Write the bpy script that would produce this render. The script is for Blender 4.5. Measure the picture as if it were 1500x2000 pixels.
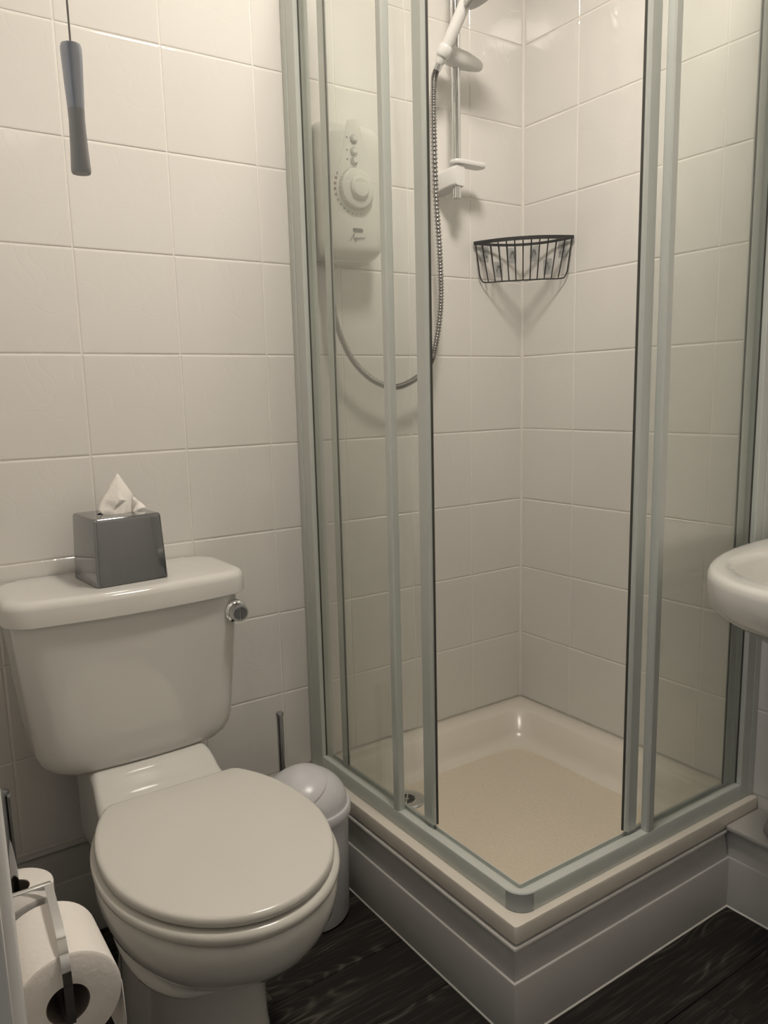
import bpy, bmesh, math, random
from mathutils import Vector, Matrix
random.seed(7)
for _o in list(bpy.data.objects):
    bpy.data.objects.remove(_o)
SC = bpy.context.scene
COL = SC.collection
PI = math.pi

# ------------------------------------------------------------------ camera
CAM = Vector((-1.59673, -1.63212, 1.12553))
F_PX = 1529.14
YAW, PITCH, ROLL = 0.5927769, -0.1696319, -0.0255759
def cam_axes():
    cy, sy, cp, sp = math.cos(YAW), math.sin(YAW), math.cos(PITCH), math.sin(PITCH)
    f = Vector((sy * cp, cy * cp, sp)); r = Vector((cy, -sy, 0)); u = r.cross(f)
    cr, sr = math.cos(ROLL), math.sin(ROLL)
    return cr * r + sr * u, -sr * r + cr * u, f
_r, _u, _f = cam_axes()
cd = bpy.data.cameras.new('camera')
cam = bpy.data.objects.new('camera', cd); COL.objects.link(cam)
cam.matrix_world = Matrix(((_r.x, _u.x, -_f.x, CAM.x), (_r.y, _u.y, -_f.y, CAM.y), (_r.z, _u.z, -_f.z, CAM.z), (0, 0, 0, 1)))
cd.sensor_fit = 'AUTO'; cd.sensor_width = 36.0
cd.lens = F_PX / 2000 * 36.0
cd.shift_x = 8.974 / 2000
cd.shift_y = 30.586 / 2000
cd.clip_start = 0.02
SC.camera = cam

# ------------------------------------------------------------------ world, lights, exposure
W = bpy.data.worlds.new('world'); SC.world = W; W.use_nodes = True
W.node_tree.nodes['Background'].inputs[0].default_value = (0.62, 0.72, 0.9, 1)
W.node_tree.nodes['Background'].inputs[1].default_value = 0.15
SC.view_settings.view_transform = 'Standard'
SC.view_settings.look = 'None'
SC.view_settings.exposure = 0.0
SC.view_settings.gamma = 1.0
SC.view_settings.use_curve_mapping = False
LAMP_POS = (-0.745, -0.77, 2.30)
LAMP_E = 98.0
LAMP_COL = (1.0, 0.912, 0.81)
HALL_W = 2.6
HALL_COL = (0.72, 0.84, 1.0)

# ------------------------------------------------------------------ materials
def nodes(name):
    m = bpy.data.materials.new(name); m.use_nodes = True
    nt = m.node_tree
    return m, nt, nt.nodes['Principled BSDF']
def N(nt, t, **kw):
    n = nt.nodes.new(t)
    for k, v in kw.items():
        if k.startswith('i_'):
            n.inputs[k[2:].replace('_', ' ')].default_value = v
        else:
            setattr(n, k, v)
    return n
def simple(name, col, rough=0.4, metal=0.0, var=0.04, scale=12.0, bump=0.0, bscale=60.0, spec=0.5, coat=0.0):
    """plain colour with a little procedural mottling, optional fine bump"""
    m, nt, b = nodes(name)
    tc = N(nt, 'ShaderNodeTexCoord')
    nz = N(nt, 'ShaderNodeTexNoise'); nz.inputs['Scale'].default_value = scale; nz.inputs['Detail'].default_value = 3
    nt.links.new(tc.outputs['Object'], nz.inputs['Vector'])
    mx = N(nt, 'ShaderNodeMix', data_type='RGBA')
    nt.links.new(nz.outputs['Fac'], mx.inputs['Factor'])
    mx.inputs['A'].default_value = tuple(c * (1 - var) for c in col) + (1,)
    mx.inputs['B'].default_value = tuple(min(1, c * (1 + var)) for c in col) + (1,)
    nt.links.new(mx.outputs['Result'], b.inputs['Base Color'])
    b.inputs['Roughness'].default_value = rough
    b.inputs['Metallic'].default_value = metal
    b.inputs['Specular IOR Level'].default_value = spec
    b.inputs['Coat Weight'].default_value = coat
    if bump:
        n2 = N(nt, 'ShaderNodeTexNoise'); n2.inputs['Scale'].default_value = bscale; n2.inputs['Detail'].default_value = 4
        nt.links.new(tc.outputs['Object'], n2.inputs['Vector'])
        bp = N(nt, 'ShaderNodeBump'); bp.inputs['Strength'].default_value = 1.0; bp.inputs['Distance'].default_value = bump
        nt.links.new(n2.outputs['Fac'], bp.inputs['Height'])
        nt.links.new(bp.outputs['Normal'], b.inputs['Normal'])
    return m

def tile_material(name, col):
    m, nt, b = nodes(name)
    tc = N(nt, 'ShaderNodeTexCoord')
    mp = N(nt, 'ShaderNodeMapping'); nt.links.new(tc.outputs['Object'], mp.inputs['Vector'])
    # soft riven relief : ridged noise creases + broad undulation (same emboss on every tile)
    n1 = N(nt, 'ShaderNodeTexNoise'); n1.inputs['Scale'].default_value = 9; n1.inputs['Detail'].default_value = 1.5; n1.inputs['Distortion'].default_value = 1.0
    nt.links.new(mp.outputs['Vector'], n1.inputs['Vector'])
    sb = N(nt, 'ShaderNodeMath', operation='SUBTRACT'); sb.inputs[1].default_value = 0.5; nt.links.new(n1.outputs['Fac'], sb.inputs[0])
    ab = N(nt, 'ShaderNodeMath', operation='ABSOLUTE'); nt.links.new(sb.outputs[0], ab.inputs[0])
    rp = N(nt, 'ShaderNodeMapRange'); rp.inputs['From Min'].default_value = 0.0; rp.inputs['From Max'].default_value = 0.03
    rp.inputs['To Min'].default_value = 0.0; rp.inputs['To Max'].default_value = 1.0; rp.interpolation_type = 'SMOOTHSTEP'
    nt.links.new(ab.outputs[0], rp.inputs['Value'])
    n2 = N(nt, 'ShaderNodeTexNoise'); n2.inputs['Scale'].default_value = 22; n2.inputs['Detail'].default_value = 2
    geo = N(nt, 'ShaderNodeNewGeometry'); nt.links.new(geo.outputs['Position'], n2.inputs['Vector'])
    n3 = N(nt, 'ShaderNodeTexNoise'); n3.inputs['Scale'].default_value = 55; n3.inputs['Detail'].default_value = 2; n3.inputs['Distortion'].default_value = 0.6
    nt.links.new(geo.outputs['Position'], n3.inputs['Vector'])
    a1 = N(nt, 'ShaderNodeMath', operation='MULTIPLY_ADD'); a1.inputs[1].default_value = 0.12
    nt.links.new(rp.outputs['Result'], a1.inputs[0]); 
    m2 = N(nt, 'ShaderNodeMath', operation='MULTIPLY'); m2.inputs[1].default_value = 0.32; nt.links.new(n2.outputs['Fac'], m2.inputs[0])
    m3 = N(nt, 'ShaderNodeMath', operation='MULTIPLY_ADD'); m3.inputs[1].default_value = 0.11; nt.links.new(n3.outputs['Fac'], m3.inputs[0]); nt.links.new(m2.outputs[0], m3.inputs[2])
    nt.links.new(m3.outputs[0], a1.inputs[2])
    bp = N(nt, 'ShaderNodeBump'); bp.inputs['Strength'].default_value = 1.0; bp.inputs['Distance'].default_value = 0.0009
    nt.links.new(a1.outputs[0], bp.inputs['Height']); nt.links.new(bp.outputs['Normal'], b.inputs['Normal'])
    oi = N(nt, 'ShaderNodeObjectInfo')
    mx = N(nt, 'ShaderNodeMix', data_type='RGBA'); nt.links.new(oi.outputs['Random'], mx.inputs['Factor'])
    mx.inputs['A'].default_value = tuple(c * 0.985 for c in col) + (1,); mx.inputs['B'].default_value = tuple(c * 1.01 for c in col) + (1,)
    nt.links.new(mx.outputs['Result'], b.inputs['Base Color'])
    b.inputs['Roughness'].default_value = 0.06; b.inputs['Specular IOR Level'].default_value = 0.8
    return m

def plank_material(name):
    m, nt, b = nodes(name)
    tc = N(nt, 'ShaderNodeTexCoord'); oi = N(nt, 'ShaderNodeObjectInfo')
    off = N(nt, 'ShaderNodeVectorMath', operation='SCALE'); off.inputs[0].default_value = (37.0, 11.0, 5.0)
    nt.links.new(oi.outputs['Random'], off.inputs['Scale'])
    ad = N(nt, 'ShaderNodeVectorMath', operation='ADD'); nt.links.new(tc.outputs['Object'], ad.inputs[0]); nt.links.new(off.outputs[0], ad.inputs[1])
    mp = N(nt, 'ShaderNodeMapping'); mp.inputs['Scale'].default_value = (1.5, 6.5, 1.0); nt.links.new(ad.outputs[0], mp.inputs['Vector'])
    nz = N(nt, 'ShaderNodeTexNoise'); nz.inputs['Scale'].default_value = 1.1; nz.inputs['Detail'].default_value = 2.2; nz.inputs['Roughness'].default_value = 0.45
    nt.links.new(mp.outputs['Vector'], nz.inputs['Vector'])
    ml = N(nt, 'ShaderNodeMath', operation='MULTIPLY'); ml.inputs[1].default_value = 26.0; nt.links.new(nz.outputs['Fac'], ml.inputs[0])
    fr = N(nt, 'ShaderNodeMath', operation='PINGPONG'); fr.inputs[1].default_value = 0.5; nt.links.new(ml.outputs[0], fr.inputs[0])
    # fine fibre streaks
    mp2 = N(nt, 'ShaderNodeMapping'); mp2.inputs['Scale'].default_value = (9, 190, 1.0); nt.links.new(ad.outputs[0], mp2.inputs['Vector'])
    nf = N(nt, 'ShaderNodeTexNoise'); nf.inputs['Scale'].default_value = 1.0; nf.inputs['Detail'].default_value = 3
    nt.links.new(mp2.outputs['Vector'], nf.inputs['Vector'])
    mp3 = N(nt, 'ShaderNodeMapping'); mp3.inputs['Scale'].default_value = (1.5, 7, 1.0); nt.links.new(ad.outputs[0], mp3.inputs['Vector'])
    nm = N(nt, 'ShaderNodeTexNoise'); nm.inputs['Scale'].default_value = 1.6; nt.links.new(mp3.outputs['Vector'], nm.inputs['Vector'])
    rr = N(nt, 'ShaderNodeMapRange'); rr.inputs['From Min'].default_value = 0.24; rr.inputs['From Max'].default_value = 0.5; nt.links.new(fr.outputs[0], rr.inputs['Value'])
    rm = N(nt, 'ShaderNodeMapRange'); rm.inputs['From Min'].default_value = 0.47; rm.inputs['From Max'].default_value = 0.64; nt.links.new(nm.outputs['Fac'], rm.inputs['Value'])
    x1 = N(nt, 'ShaderNodeMath', operation='MULTIPLY'); nt.links.new(rr.outputs[0], x1.inputs[0]); nt.links.new(rm.outputs[0], x1.inputs[1])
    x2 = N(nt, 'ShaderNodeMath', operation='MULTIPLY'); nt.links.new(x1.outputs[0], x2.inputs[0]); nt.links.new(nf.outputs['Fac'], x2.inputs[1])
    rf = N(nt, 'ShaderNodeMapRange'); rf.inputs['From Min'].default_value = 0.5; rf.inputs['From Max'].default_value = 0.8; rf.inputs['To Max'].default_value = 0.25; nt.links.new(nf.outputs['Fac'], rf.inputs['Value'])
    x3 = N(nt, 'ShaderNodeMath', operation='ADD', use_clamp=True); nt.links.new(x2.outputs[0], x3.inputs[0]); nt.links.new(rf.outputs[0], x3.inputs[1])
    mx = N(nt, 'ShaderNodeMix', data_type='RGBA'); nt.links.new(x3.outputs[0], mx.inputs['Factor'])
    mx.inputs['A'].default_value = (0.010, 0.0084, 0.0066, 1); mx.inputs['B'].default_value = (0.17, 0.155, 0.13, 1)
    nt.links.new(mx.outputs['Result'], b.inputs['Base Color'])
    b.inputs['Roughness'].default_value = 0.62; b.inputs['Specular IOR Level'].default_value = 0.3
    bp = N(nt, 'ShaderNodeBump'); bp.inputs['Distance'].default_value = 0.0004; nt.links.new(x3.outputs[0], bp.inputs['Height']); nt.links.new(bp.outputs['Normal'], b.inputs['Normal'])
    return m

def glass_material(name, tint, haze=0.0, refl=1.0):
    m, nt, b = nodes(name)
    nt.nodes.remove(b)
    out = nt.nodes['Material Output']
    tr = N(nt, 'ShaderNodeBsdfTransparent'); tr.inputs['Color'].default_value = tuple(tint) + (1,)
    gl = N(nt, 'ShaderNodeBsdfGlossy'); gl.inputs['Roughness'].default_value = 0.02; gl.inputs['Color'].default_value = (refl, refl, refl, 1)
    lw = N(nt, 'ShaderNodeLayerWeight'); lw.inputs['Blend'].default_value = 0.5      # Schlick reflectance, same from both sides of the sheet
    pw = N(nt, 'ShaderNodeMath', operation='POWER'); pw.inputs[1].default_value = 5.0; nt.links.new(lw.outputs['Facing'], pw.inputs[0])
    fr = N(nt, 'ShaderNodeMath', operation='MULTIPLY_ADD'); fr.inputs[1].default_value = 0.96; fr.inputs[2].default_value = 0.04; nt.links.new(pw.outputs[0], fr.inputs[0])
    mx = N(nt, 'ShaderNodeMixShader'); nt.links.new(fr.outputs[0], mx.inputs[0]); nt.links.new(tr.outputs[0], mx.inputs[1]); nt.links.new(gl.outputs[0], mx.inputs[2])
    last = mx
    if haze:   # thin limescale film
        df = N(nt, 'ShaderNodeBsdfDiffuse'); df.inputs['Color'].default_value = (0.8, 0.8, 0.76, 1)
        tc = N(nt, 'ShaderNodeTexCoord'); nz = N(nt, 'ShaderNodeTexNoise'); nz.inputs['Scale'].default_value = 6; nz.inputs['Detail'].default_value = 4
        nt.links.new(tc.outputs['Object'], nz.inputs['Vector'])
        ml = N(nt, 'ShaderNodeMath', operation='MULTIPLY'); ml.inputs[1].default_value = haze * 2; nt.links.new(nz.outputs['Fac'], ml.inputs[0])
        m2 = N(nt, 'ShaderNodeMixShader'); nt.links.new(ml.outputs[0], m2.inputs[0]); nt.links.new(mx.outputs[0], m2.inputs[1]); nt.links.new(df.outputs[0], m2.inputs[2])
        last = m2
    nt.links.new(last.outputs[0], out.inputs['Surface'])
    return m

def emit_material(name, col, strength):
    m, nt, b = nodes(name)
    b.inputs['Base Color'].default_value = (0.9, 0.88, 0.85, 1)
    b.inputs['Emission Color'].default_value = tuple(col) + (1,)
    b.inputs['Emission Strength'].default_value = strength
    return m

M = {}
M['tile'] = tile_material('white_riven_tile', (0.74, 0.72, 0.685))
M['grout'] = simple('grout', (0.80, 0.77, 0.72), 0.8, var=0.06, scale=40, bump=0.0006, bscale=250)
M['paint'] = simple('cream_paint', (0.72, 0.69, 0.63), 0.7, bump=0.0002, bscale=90)
M['ceiling'] = simple('ceiling_paint', (0.8, 0.78, 0.74), 0.8, bump=0.0002, bscale=90)
M['gloss'] = simple('white_gloss_paint', (0.50, 0.487, 0.465), 0.32, var=0.03, bump=0.0003, bscale=35)
M['doorpaint'] = simple('white_door_paint', (0.7, 0.7, 0.69), 0.3, var=0.03, bump=0.0006, bscale=30)
M['plank'] = plank_material('dark_oak_plank')
M['subfloor'] = simple('dark_underlay', (0.02, 0.018, 0.015), 0.9)
M['tray'] = simple('cream_acrylic', (0.75, 0.70, 0.615), 0.22, var=0.015)
M['trayfloor'] = simple('textured_acrylic', (0.70, 0.62, 0.50), 0.45, var=0.10, scale=170, bump=0.0022, bscale=120)
M['caulk'] = simple('sealant', (0.76, 0.73, 0.68), 0.5)
M['alu'] = simple('pale_green_silver_aluminium', (0.60, 0.63, 0.595), 0.38, metal=0.15, var=0.02)
M['alu_lip'] = simple('pale_aluminium_lip', (0.62, 0.66, 0.58), 0.4, metal=0.1, var=0.02)
M['jointplastic'] = simple('grey_corner_plastic', (0.42, 0.45, 0.44), 0.45, var=0.02)
M['seal'] = simple('dark_seal', (0.06, 0.06, 0.05), 0.6)
M['glass'] = glass_material('shower_glass', (0.968, 0.977, 0.964), haze=0.025)
M['clear'] = glass_material('clear_plastic', (0.90, 0.91, 0.92), haze=0.03)
M['ceramic'] = simple('white_ceramic', (0.655, 0.643, 0.607), 0.08, var=0.01, coat=0.3)
M['seat'] = simple('white_seat_plastic', (0.63, 0.612, 0.56), 0.2, var=0.01)
M['chrome'] = simple('chrome', (0.72, 0.73, 0.74), 0.07, metal=1.0, var=0.02)
M['dchrome'] = simple('darkened_chrome', (0.30, 0.31, 0.325), 0.06, metal=1.0, var=0.02)  # tint darkened to stand in for dark reflections in the tissue box cover
M['steel'] = simple('brushed_steel', (0.5, 0.5, 0.5), 0.25, metal=1.0)
M['hose'] = simple('steel_hose', (0.42, 0.41, 0.40), 0.25, metal=1.0)
M['wplastic'] = simple('white_plastic', (0.74, 0.73, 0.71), 0.3, var=0.01)
M['heater'] = simple('heater_white_plastic', (0.70, 0.69, 0.64), 0.28, var=0.01)
M['heater_grey'] = simple('heater_button_grey', (0.40, 0.40, 0.39), 0.35, var=0.02)
M['greyplastic'] = simple('grey_rubber', (0.25, 0.25, 0.25), 0.6)
M['binplastic'] = simple('bin_white_plastic', (0.66, 0.66, 0.68), 0.28, var=0.01)
M['black'] = simple('black_wire', (0.035, 0.035, 0.035), 0.4, var=0.1)
M['hole'] = simple('dark_hole', (0.012, 0.012, 0.012), 0.8)
M['paper'] = simple('toilet_paper', (0.78, 0.74, 0.69), 0.95, var=0.02, scale=30, bump=0.0008, bscale=130, spec=0.1)
M['card'] = simple('brown_card_core', (0.16, 0.13, 0.11), 0.9)
M['tissue'] = simple('tissue_paper', (0.82, 0.79, 0.74), 0.95, var=0.02, bump=0.0006, bscale=160, spec=0.1)
M['print_dark'] = simple('dark_print', (0.10, 0.10, 0.10), 0.5)
M['print_red'] = simple('red_print', (0.22, 0.10, 0.09), 0.5)
M['print_blue'] = simple('grey_print', (0.22, 0.23, 0.24), 0.5)
M['pullsteel'] = simple('satin_chrome_pull', (0.42, 0.45, 0.51), 0.3, metal=0.3)
M['pullgrey'] = simple('grey_pull', (0.36, 0.36, 0.365), 0.4)
M['cord'] = simple('cord', (0.35, 0.32, 0.29), 0.8)
M['pipe'] = simple('grey_pipe', (0.33, 0.32, 0.30), 0.45)
M['hallwall'] = simple('hall_paint', (0.6, 0.62, 0.66), 0.8)
M['lampglass'] = emit_material('lamp_opal_glass', LAMP_COL, LAMP_E)

# ------------------------------------------------------------------ helpers
def link(o, parent=None):
    COL.objects.link(o)
    if parent is not None:
        o.parent = parent
    return o
BASE = {}
def empty(name, loc):
    o = bpy.data.objects.new(name, None); o.empty_display_size = 0.05
    link(o); o.location = loc; BASE[o.name] = Vector(loc)
    return o
def tag(o, label=None, cat=None, group=None, kind=None):
    if label: o['label'] = label
    if cat: o['category'] = cat
    if group: o['group'] = group
    if kind: o['kind'] = kind
    return o
def thing(name, loc, label, cat, group=None):
    return tag(empty(name, loc), label, cat, group)

class G:
    """mesh collector in world coordinates"""
    def __init__(s): s.v = []; s.f = []
    def add(s, vs, fs):
        b = len(s.v); s.v += [Vector(v) for v in vs]; s.f += [tuple(i + b for i in f) for f in fs]; return s
    def box(s, lo, hi, bev=0.0, seg=2):
        bm = bmesh.new(); bmesh.ops.create_cube(bm, size=1)
        lo, hi = Vector(lo), Vector(hi)
        for v in bm.verts:
            v.co = Vector([(lo[i] + hi[i]) / 2 + v.co[i] * (hi[i] - lo[i]) for i in range(3)])
        if bev:
            bmesh.ops.bevel(bm, geom=list(bm.edges), offset=bev, segments=seg, affect='EDGES', profile=0.5)
        bm.verts.index_update()
        s.add([v.co.copy() for v in bm.verts], [[v.index for v in f.verts] for f in bm.faces]); bm.free(); return s
    def loft(s, rings, cap0=True, cap1=True, closed=True):
        n = len(rings[0]); assert all(len(r) == n for r in rings), [len(r) for r in rings]
        vs = [p for r in rings for p in r]; fs = []
        for i in range(len(rings) - 1):
            for j in range(n if closed else n - 1):
                k = (j + 1) % n
                fs.append((i * n + j, i * n + k, (i + 1) * n + k, (i + 1) * n + j))
        if cap0: fs.append(tuple(reversed(range(n))))
        if cap1: fs.append(tuple(range((len(rings) - 1) * n, len(rings) * n)))
        return s.add(vs, fs)
    def lathe(s, prof, origin, axis=(0, 0, 1), n=32, cap0=True, cap1=True):
        """prof: list of (radius, height) along axis"""
        a = Vector(axis).normalized(); t = Vector((1, 0, 0)) if abs(a.x) < 0.9 else Vector((0, 1, 0))
        u = a.cross(t).normalized(); w = a.cross(u); o = Vector(origin)
        rings = [[o + a * h + (u * math.cos(2 * PI * j / n) + w * math.sin(2 * PI * j / n)) * max(r, 1e-5) for j in range(n)] for r, h in prof]
        return s.loft(rings, cap0, cap1)
    def tube(s, path, r, n=8, closed=False, caps=True):
        pts = [Vector(p) for p in path]; m = len(pts); rings = []
        up = None
        for i in range(m):
            if closed: d = pts[(i + 1) % m] - pts[i - 1]
            else: d = pts[min(i + 1, m - 1)] - pts[max(i - 1, 0)]
            d.normalize()
            if up is None:
                t = Vector((0, 0, 1)) if abs(d.z) < 0.9 else Vector((1, 0, 0)); up = d.cross(t).normalized()
            up = (up - d * up.dot(d)).normalized(); w = d.cross(up)
            rr = r(i / (m - 1)) if callable(r) else r
            rings.append([pts[i] + (up * math.cos(2 * PI * j / n) + w * math.sin(2 * PI * j / n)) * rr for j in range(n)])
        if closed: rings.append(rings[0]); caps = False
        return s.loft(rings, caps, caps)
    def build(s, name, mat, parent=None, smooth=35, base=None):
        b = Vector((0, 0, 0)) if base is None else Vector(base)
        if parent is not None and base is None:
            p = parent
            while p.parent is not None: p = p.parent
            b = BASE.get(p.name, Vector((0, 0, 0)))
        me = bpy.data.meshes.new(name)
        me.from_pydata([v - b for v in s.v], [], s.f)
        bm = bmesh.new(); bm.from_mesh(me); bmesh.ops.recalc_face_normals(bm, faces=list(bm.faces)); bm.to_mesh(me); bm.free()
        me.materials.append(M[mat])
        if smooth:
            me.polygons.foreach_set('use_smooth', [True] * len(me.polygons))
            me.set_sharp_from_angle(angle=math.radians(smooth))
        o = bpy.data.objects.new(name, me); link(o, parent)
        if parent is None and base is not None: o.location = b
        return o
def struct(name, g, mat, smooth=35):
    return tag(g.build(name, mat, None, smooth), kind='structure')
def spline(pts, n):
    """Catmull-Rom through points"""
    P = [Vector(p) for p in pts]; P = [P[0] * 2 - P[1]] + P + [P[-1] * 2 - P[-2]]; out = []
    segs = len(P) - 3
    for k in range(n):
        t = k / (n - 1) * segs; i = min(int(t), segs - 1); t -= i
        a, b, c, d = P[i:i + 4]
        out.append(0.5 * ((2 * b) + (c - a) * t + (2 * a - 5 * b + 4 * c - d) * t * t + (3 * b - a - 3 * c + d) * t ** 3))
    return out
def rrect(cx, cy, hx, hy, r, z, seg=5):
    """rounded rectangle ring in plan, counter-clockwise"""
    o = []; r = min(r, hx * 0.999, hy * 0.999)
    for qx, qy, a0 in ((1, 1, 0), (-1, 1, PI / 2), (-1, -1, PI), (1, -1, 3 * PI / 2)):
        for k in range(seg + 1):
            a = a0 + k / seg * PI / 2
            o.append(Vector((cx + qx * (hx - r) + r * math.cos(a), cy + qy * (hy - r) + r * math.sin(a), z)))
    return o

# ------------------------------------------------------------------ room shell
XL, YF, ZC = -1.545, -1.86, 2.50          # left wall face, front wall face, ceiling height
T = 0.0013                                 # tile face stands this far proud of the grout
wall_back = struct('wall_back', G().box((XL - 0.12, T, 0), (0.12, 0.12, ZC)), 'grout', 0)
wall_right = struct('wall_right', G().box((T, YF - 0.12, 0), (0.12, T, ZC)), 'grout', 0)
wall_front = struct('wall_front', G().box((XL - 0.10, YF - 0.12, 0), (T, YF - T, ZC)), 'grout', 0)
wl = G().box((XL - 0.10, -1.029, 0), (XL - T, T, ZC))
wl.box((XL - 0.10, YF - T, 2.051), (XL - T, -1.029, ZC))
wall_left = struct('wall_left', wl, 'grout', 0)
ceil = struct('ceiling', G().box((XL - 0.10, YF - 0.12, ZC), (0.12, 0.12, ZC + 0.08)), 'ceiling', 0)
floor = struct('floor', G().box((-2.75, -2.9, -0.06), (0.12, 0.12, -0.0085)), 'subfloor', 0)
# hall beyond the doorway the photographer stands in
struct('wall_hall', G().box((-2.85, -2.9, 0), (-2.75, 0.3, ZC)).box((-2.75, 0.12, 0), (XL - 0.10, 0.3, ZC)).box((-2.75, -2.98, 0), (XL - 0.1, -2.9, ZC)), 'hallwall', 0)
struct('ceiling_hall', G().box((-2.85, -2.98, ZC), (XL - 0.10, 0.3, ZC + 0.08)), 'ceiling', 0)
struct('wall_hall_side', G().box((XL - 0.12, -2.98, 0), (XL - 0.1, YF - 0.02, ZC)), 'hallwall', 0)

# tiles --------------------------------------------------------------
_tile_cache = {}
def tile_mesh(w, h):
    key = (round(w, 4), round(h, 4))
    if key in _tile_cache: return _tile_cache[key]
    g = G(); a, b = w / 2, h / 2
    rings = []
    for inset, d in ((0, 0.006), (0, 0.0011), (0.0009, 0.0004), (0.0030, 0.0)):
        rings.append([Vector((sx * (a - inset), d, sz * (b - inset))) for sx, sz in ((-1, -1), (1, -1), (1, 1), (-1, 1))])
    g.loft(rings, False, True)
    me = bpy.data.meshes.new('tile'); me.from_pydata(g.v, [], g.f)
    bm = bmesh.new(); bm.from_mesh(me); bmesh.ops.recalc_face_normals(bm, faces=list(bm.faces))
    front = [f for f in bm.faces if all(abs(v.co.y) < 1e-6 for v in f.verts)][0]
    if front.normal.y > 0: bmesh.ops.reverse_faces(bm, faces=list(bm.faces))
    bm.to_mesh(me); bm.free(); me.materials.append(M['tile'])
    _tile_cache[key] = me
    return me
def tiles(parent, edges, place, rotz, rows, skip=None):
    """edges: distances along the wall; place(s) -> (x, y); tile local -y faces the room"""
    J = 0.0013
    for i in range(len(edges) - 1):
        s0, s1 = edges[i], edges[i + 1]
        if s1 - s0 < 0.012: continue
        for k in range(len(rows) - 1):
            z0, z1 = rows[k], rows[k + 1]
            sc, zc = (s0 + s1) / 2, (z0 + z1) / 2
            if skip and skip(sc, zc): continue
            o = bpy.data.objects.new('tile', tile_mesh(s1 - s0 - 2 * J, z1 - z0 - 2 * J)); link(o, parent)
            x, y = place(sc); o.location = (x, y, zc)
            o.rotation_euler = (random.uniform(-1, 1) * 0.0016, 0, rotz + random.uniform(-1, 1) * 0.0016)
ROWS = [0.2168 + 0.2 * k for k in range(11)] + [ZC]
def edges(first, total, pitch=0.2009):
    e = [0, first]
    while e[-1] + pitch < total - 0.012: e.append(e[-1] + pitch)
    return e + [total]
tiles(wall_back, edges(0.1883, -XL), lambda s: (-s, 0), 0, ROWS)
tiles(wall_right, edges(0.1915, -YF), lambda s: (0, -s), -PI / 2, ROWS)
tiles(wall_left, edges(0.19, 0.985), lambda s: (XL, -s), PI / 2, ROWS)
tiles(wall_front, edges(0.1883, -XL), lambda s: (-s, YF), PI, ROWS)
# grout / sealant bead in the shower corner
trim_1 = struct('trim_1', G().tube([(-0.001, -0.001, 0.217), (-0.001, -0.001, ZC)], 0.0055, 10), 'caulk')

# floor planks ---------------------------------------------------------
g = G().box((-0.61, -0.0752, -0.008), (0.61, 0.0752, 0.0), 0.0005, 1)
pme = None
for row, y1 in enumerate([0.027 - 0.152 * k for k in range(14)]):
    for k in range(-1, 3):
        x = -2.6 + 1.2205 * k + (row * 0.47) % 1.22
        if x - 0.6 > 0.02 or x + 0.6 < -2.7: continue
        if pme is None:
            o = g.build('plank', 'plank', floor, 0, base=(0, 0, 0)); pme = o.data
        else:
            o = bpy.data.objects.new('plank', pme); link(o, floor)
        o.location = (x, y1 - 0.076, 0)

# ------------------------------------------------------------------ skirting profiles
def skirting(path, h, step, thick=0.020, bead=False):
    """path: plan points of the wall face (room on the left side when walking); moulded board swept along"""
    prof = [(0, 0), (thick, 0), (thick, step - 0.0025), (thick - 0.0012, step), (thick - 0.0045, step + 0.0012), (thick - 0.0085, h - 0.030), (thick - 0.0098, h - 0.024),
            (thick - 0.0115, h - 0.0175), (thick - 0.0132, h - 0.0132), (thick - 0.0138, h - 0.0105), (thick - 0.0138, h - 0.0085), (thick - 0.0080, h - 0.0070), (thick - 0.0055, h - 0.004), (thick - 0.0065, h - 0.001), (thick - 0.009, h), (0, h)]
    if bead: prof = [(thick + 0.0022, 0.0), (thick + 0.0018, 0.0016), (thick + 0.0002, 0.0032), (0, 0.0032), (0, 0)]
    P = [Vector((p[0], p[1])) for p in path]; rings = []
    for i, p in enumerate(P):
        nrm = []
        if i > 0: d = (P[i] - P[i - 1]).normalized(); nrm.append(Vector((-d.y, d.x)))
        if i < len(P) - 1: d = (P[i + 1] - P[i]).normalized(); nrm.append(Vector((-d.y, d.x)))
        n = sum(nrm, Vector((0, 0))); n = n / (n.length ** 2) * len(nrm) if len(nrm) == 2 else n
        if len(nrm) == 2: n = (nrm[0] + nrm[1]) / (1 + nrm[0].dot(nrm[1]))
        rings.append([Vector((p.x + n.x * d, p.y + n.y * d, z)) for d, z in prof])
    return G().loft(rings)
# walking along the path the room is on the left-hand side
PX, PY = -0.734, -0.741     # plinth core faces (the skirting stands 20 mm proud)
BX = -0.099                 # pipe boxing core face
struct('baseboard_back', skirting([(PX - 0.0205, 0.0), (XL, 0.0)], 0.212, 0.135), 'gloss', 30)
struct('baseboard_left', skirting([(XL, -0.0205), (XL, -0.985)], 0.212, 0.135), 'gloss', 30)
struct('baseboard_plinth', skirting([(BX - 0.0205, PY), (PX, PY), (PX, -0.0005)], 0.178, 0.115), 'gloss', 30)
struct('baseboard_boxing', skirting([(BX, YF + 0.001), (BX, PY - 0.0005)], 0.178, 0.115), 'gloss', 30)
struct('trim_6', skirting([(BX, YF + 0.003), (BX, PY), (PX, PY), (PX, -0.0225)], 0.178, 0.115, bead=True), 'caulk', 30)
struct('trim_2', G().box((PX + 0.0003, PY + 0.0003, 0.0), (-0.001, -0.001, 0.136)), 'gloss')
struct('trim_3', G().box((BX + 0.0003, YF + 0.001, 0.0), (-0.0005, PY - 0.001, 0.178)).box((BX - 0.026, YF + 0.001, 0.1785), (-0.0005, PY - 0.0125, 0.190), 0.003, 2), 'gloss')

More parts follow.
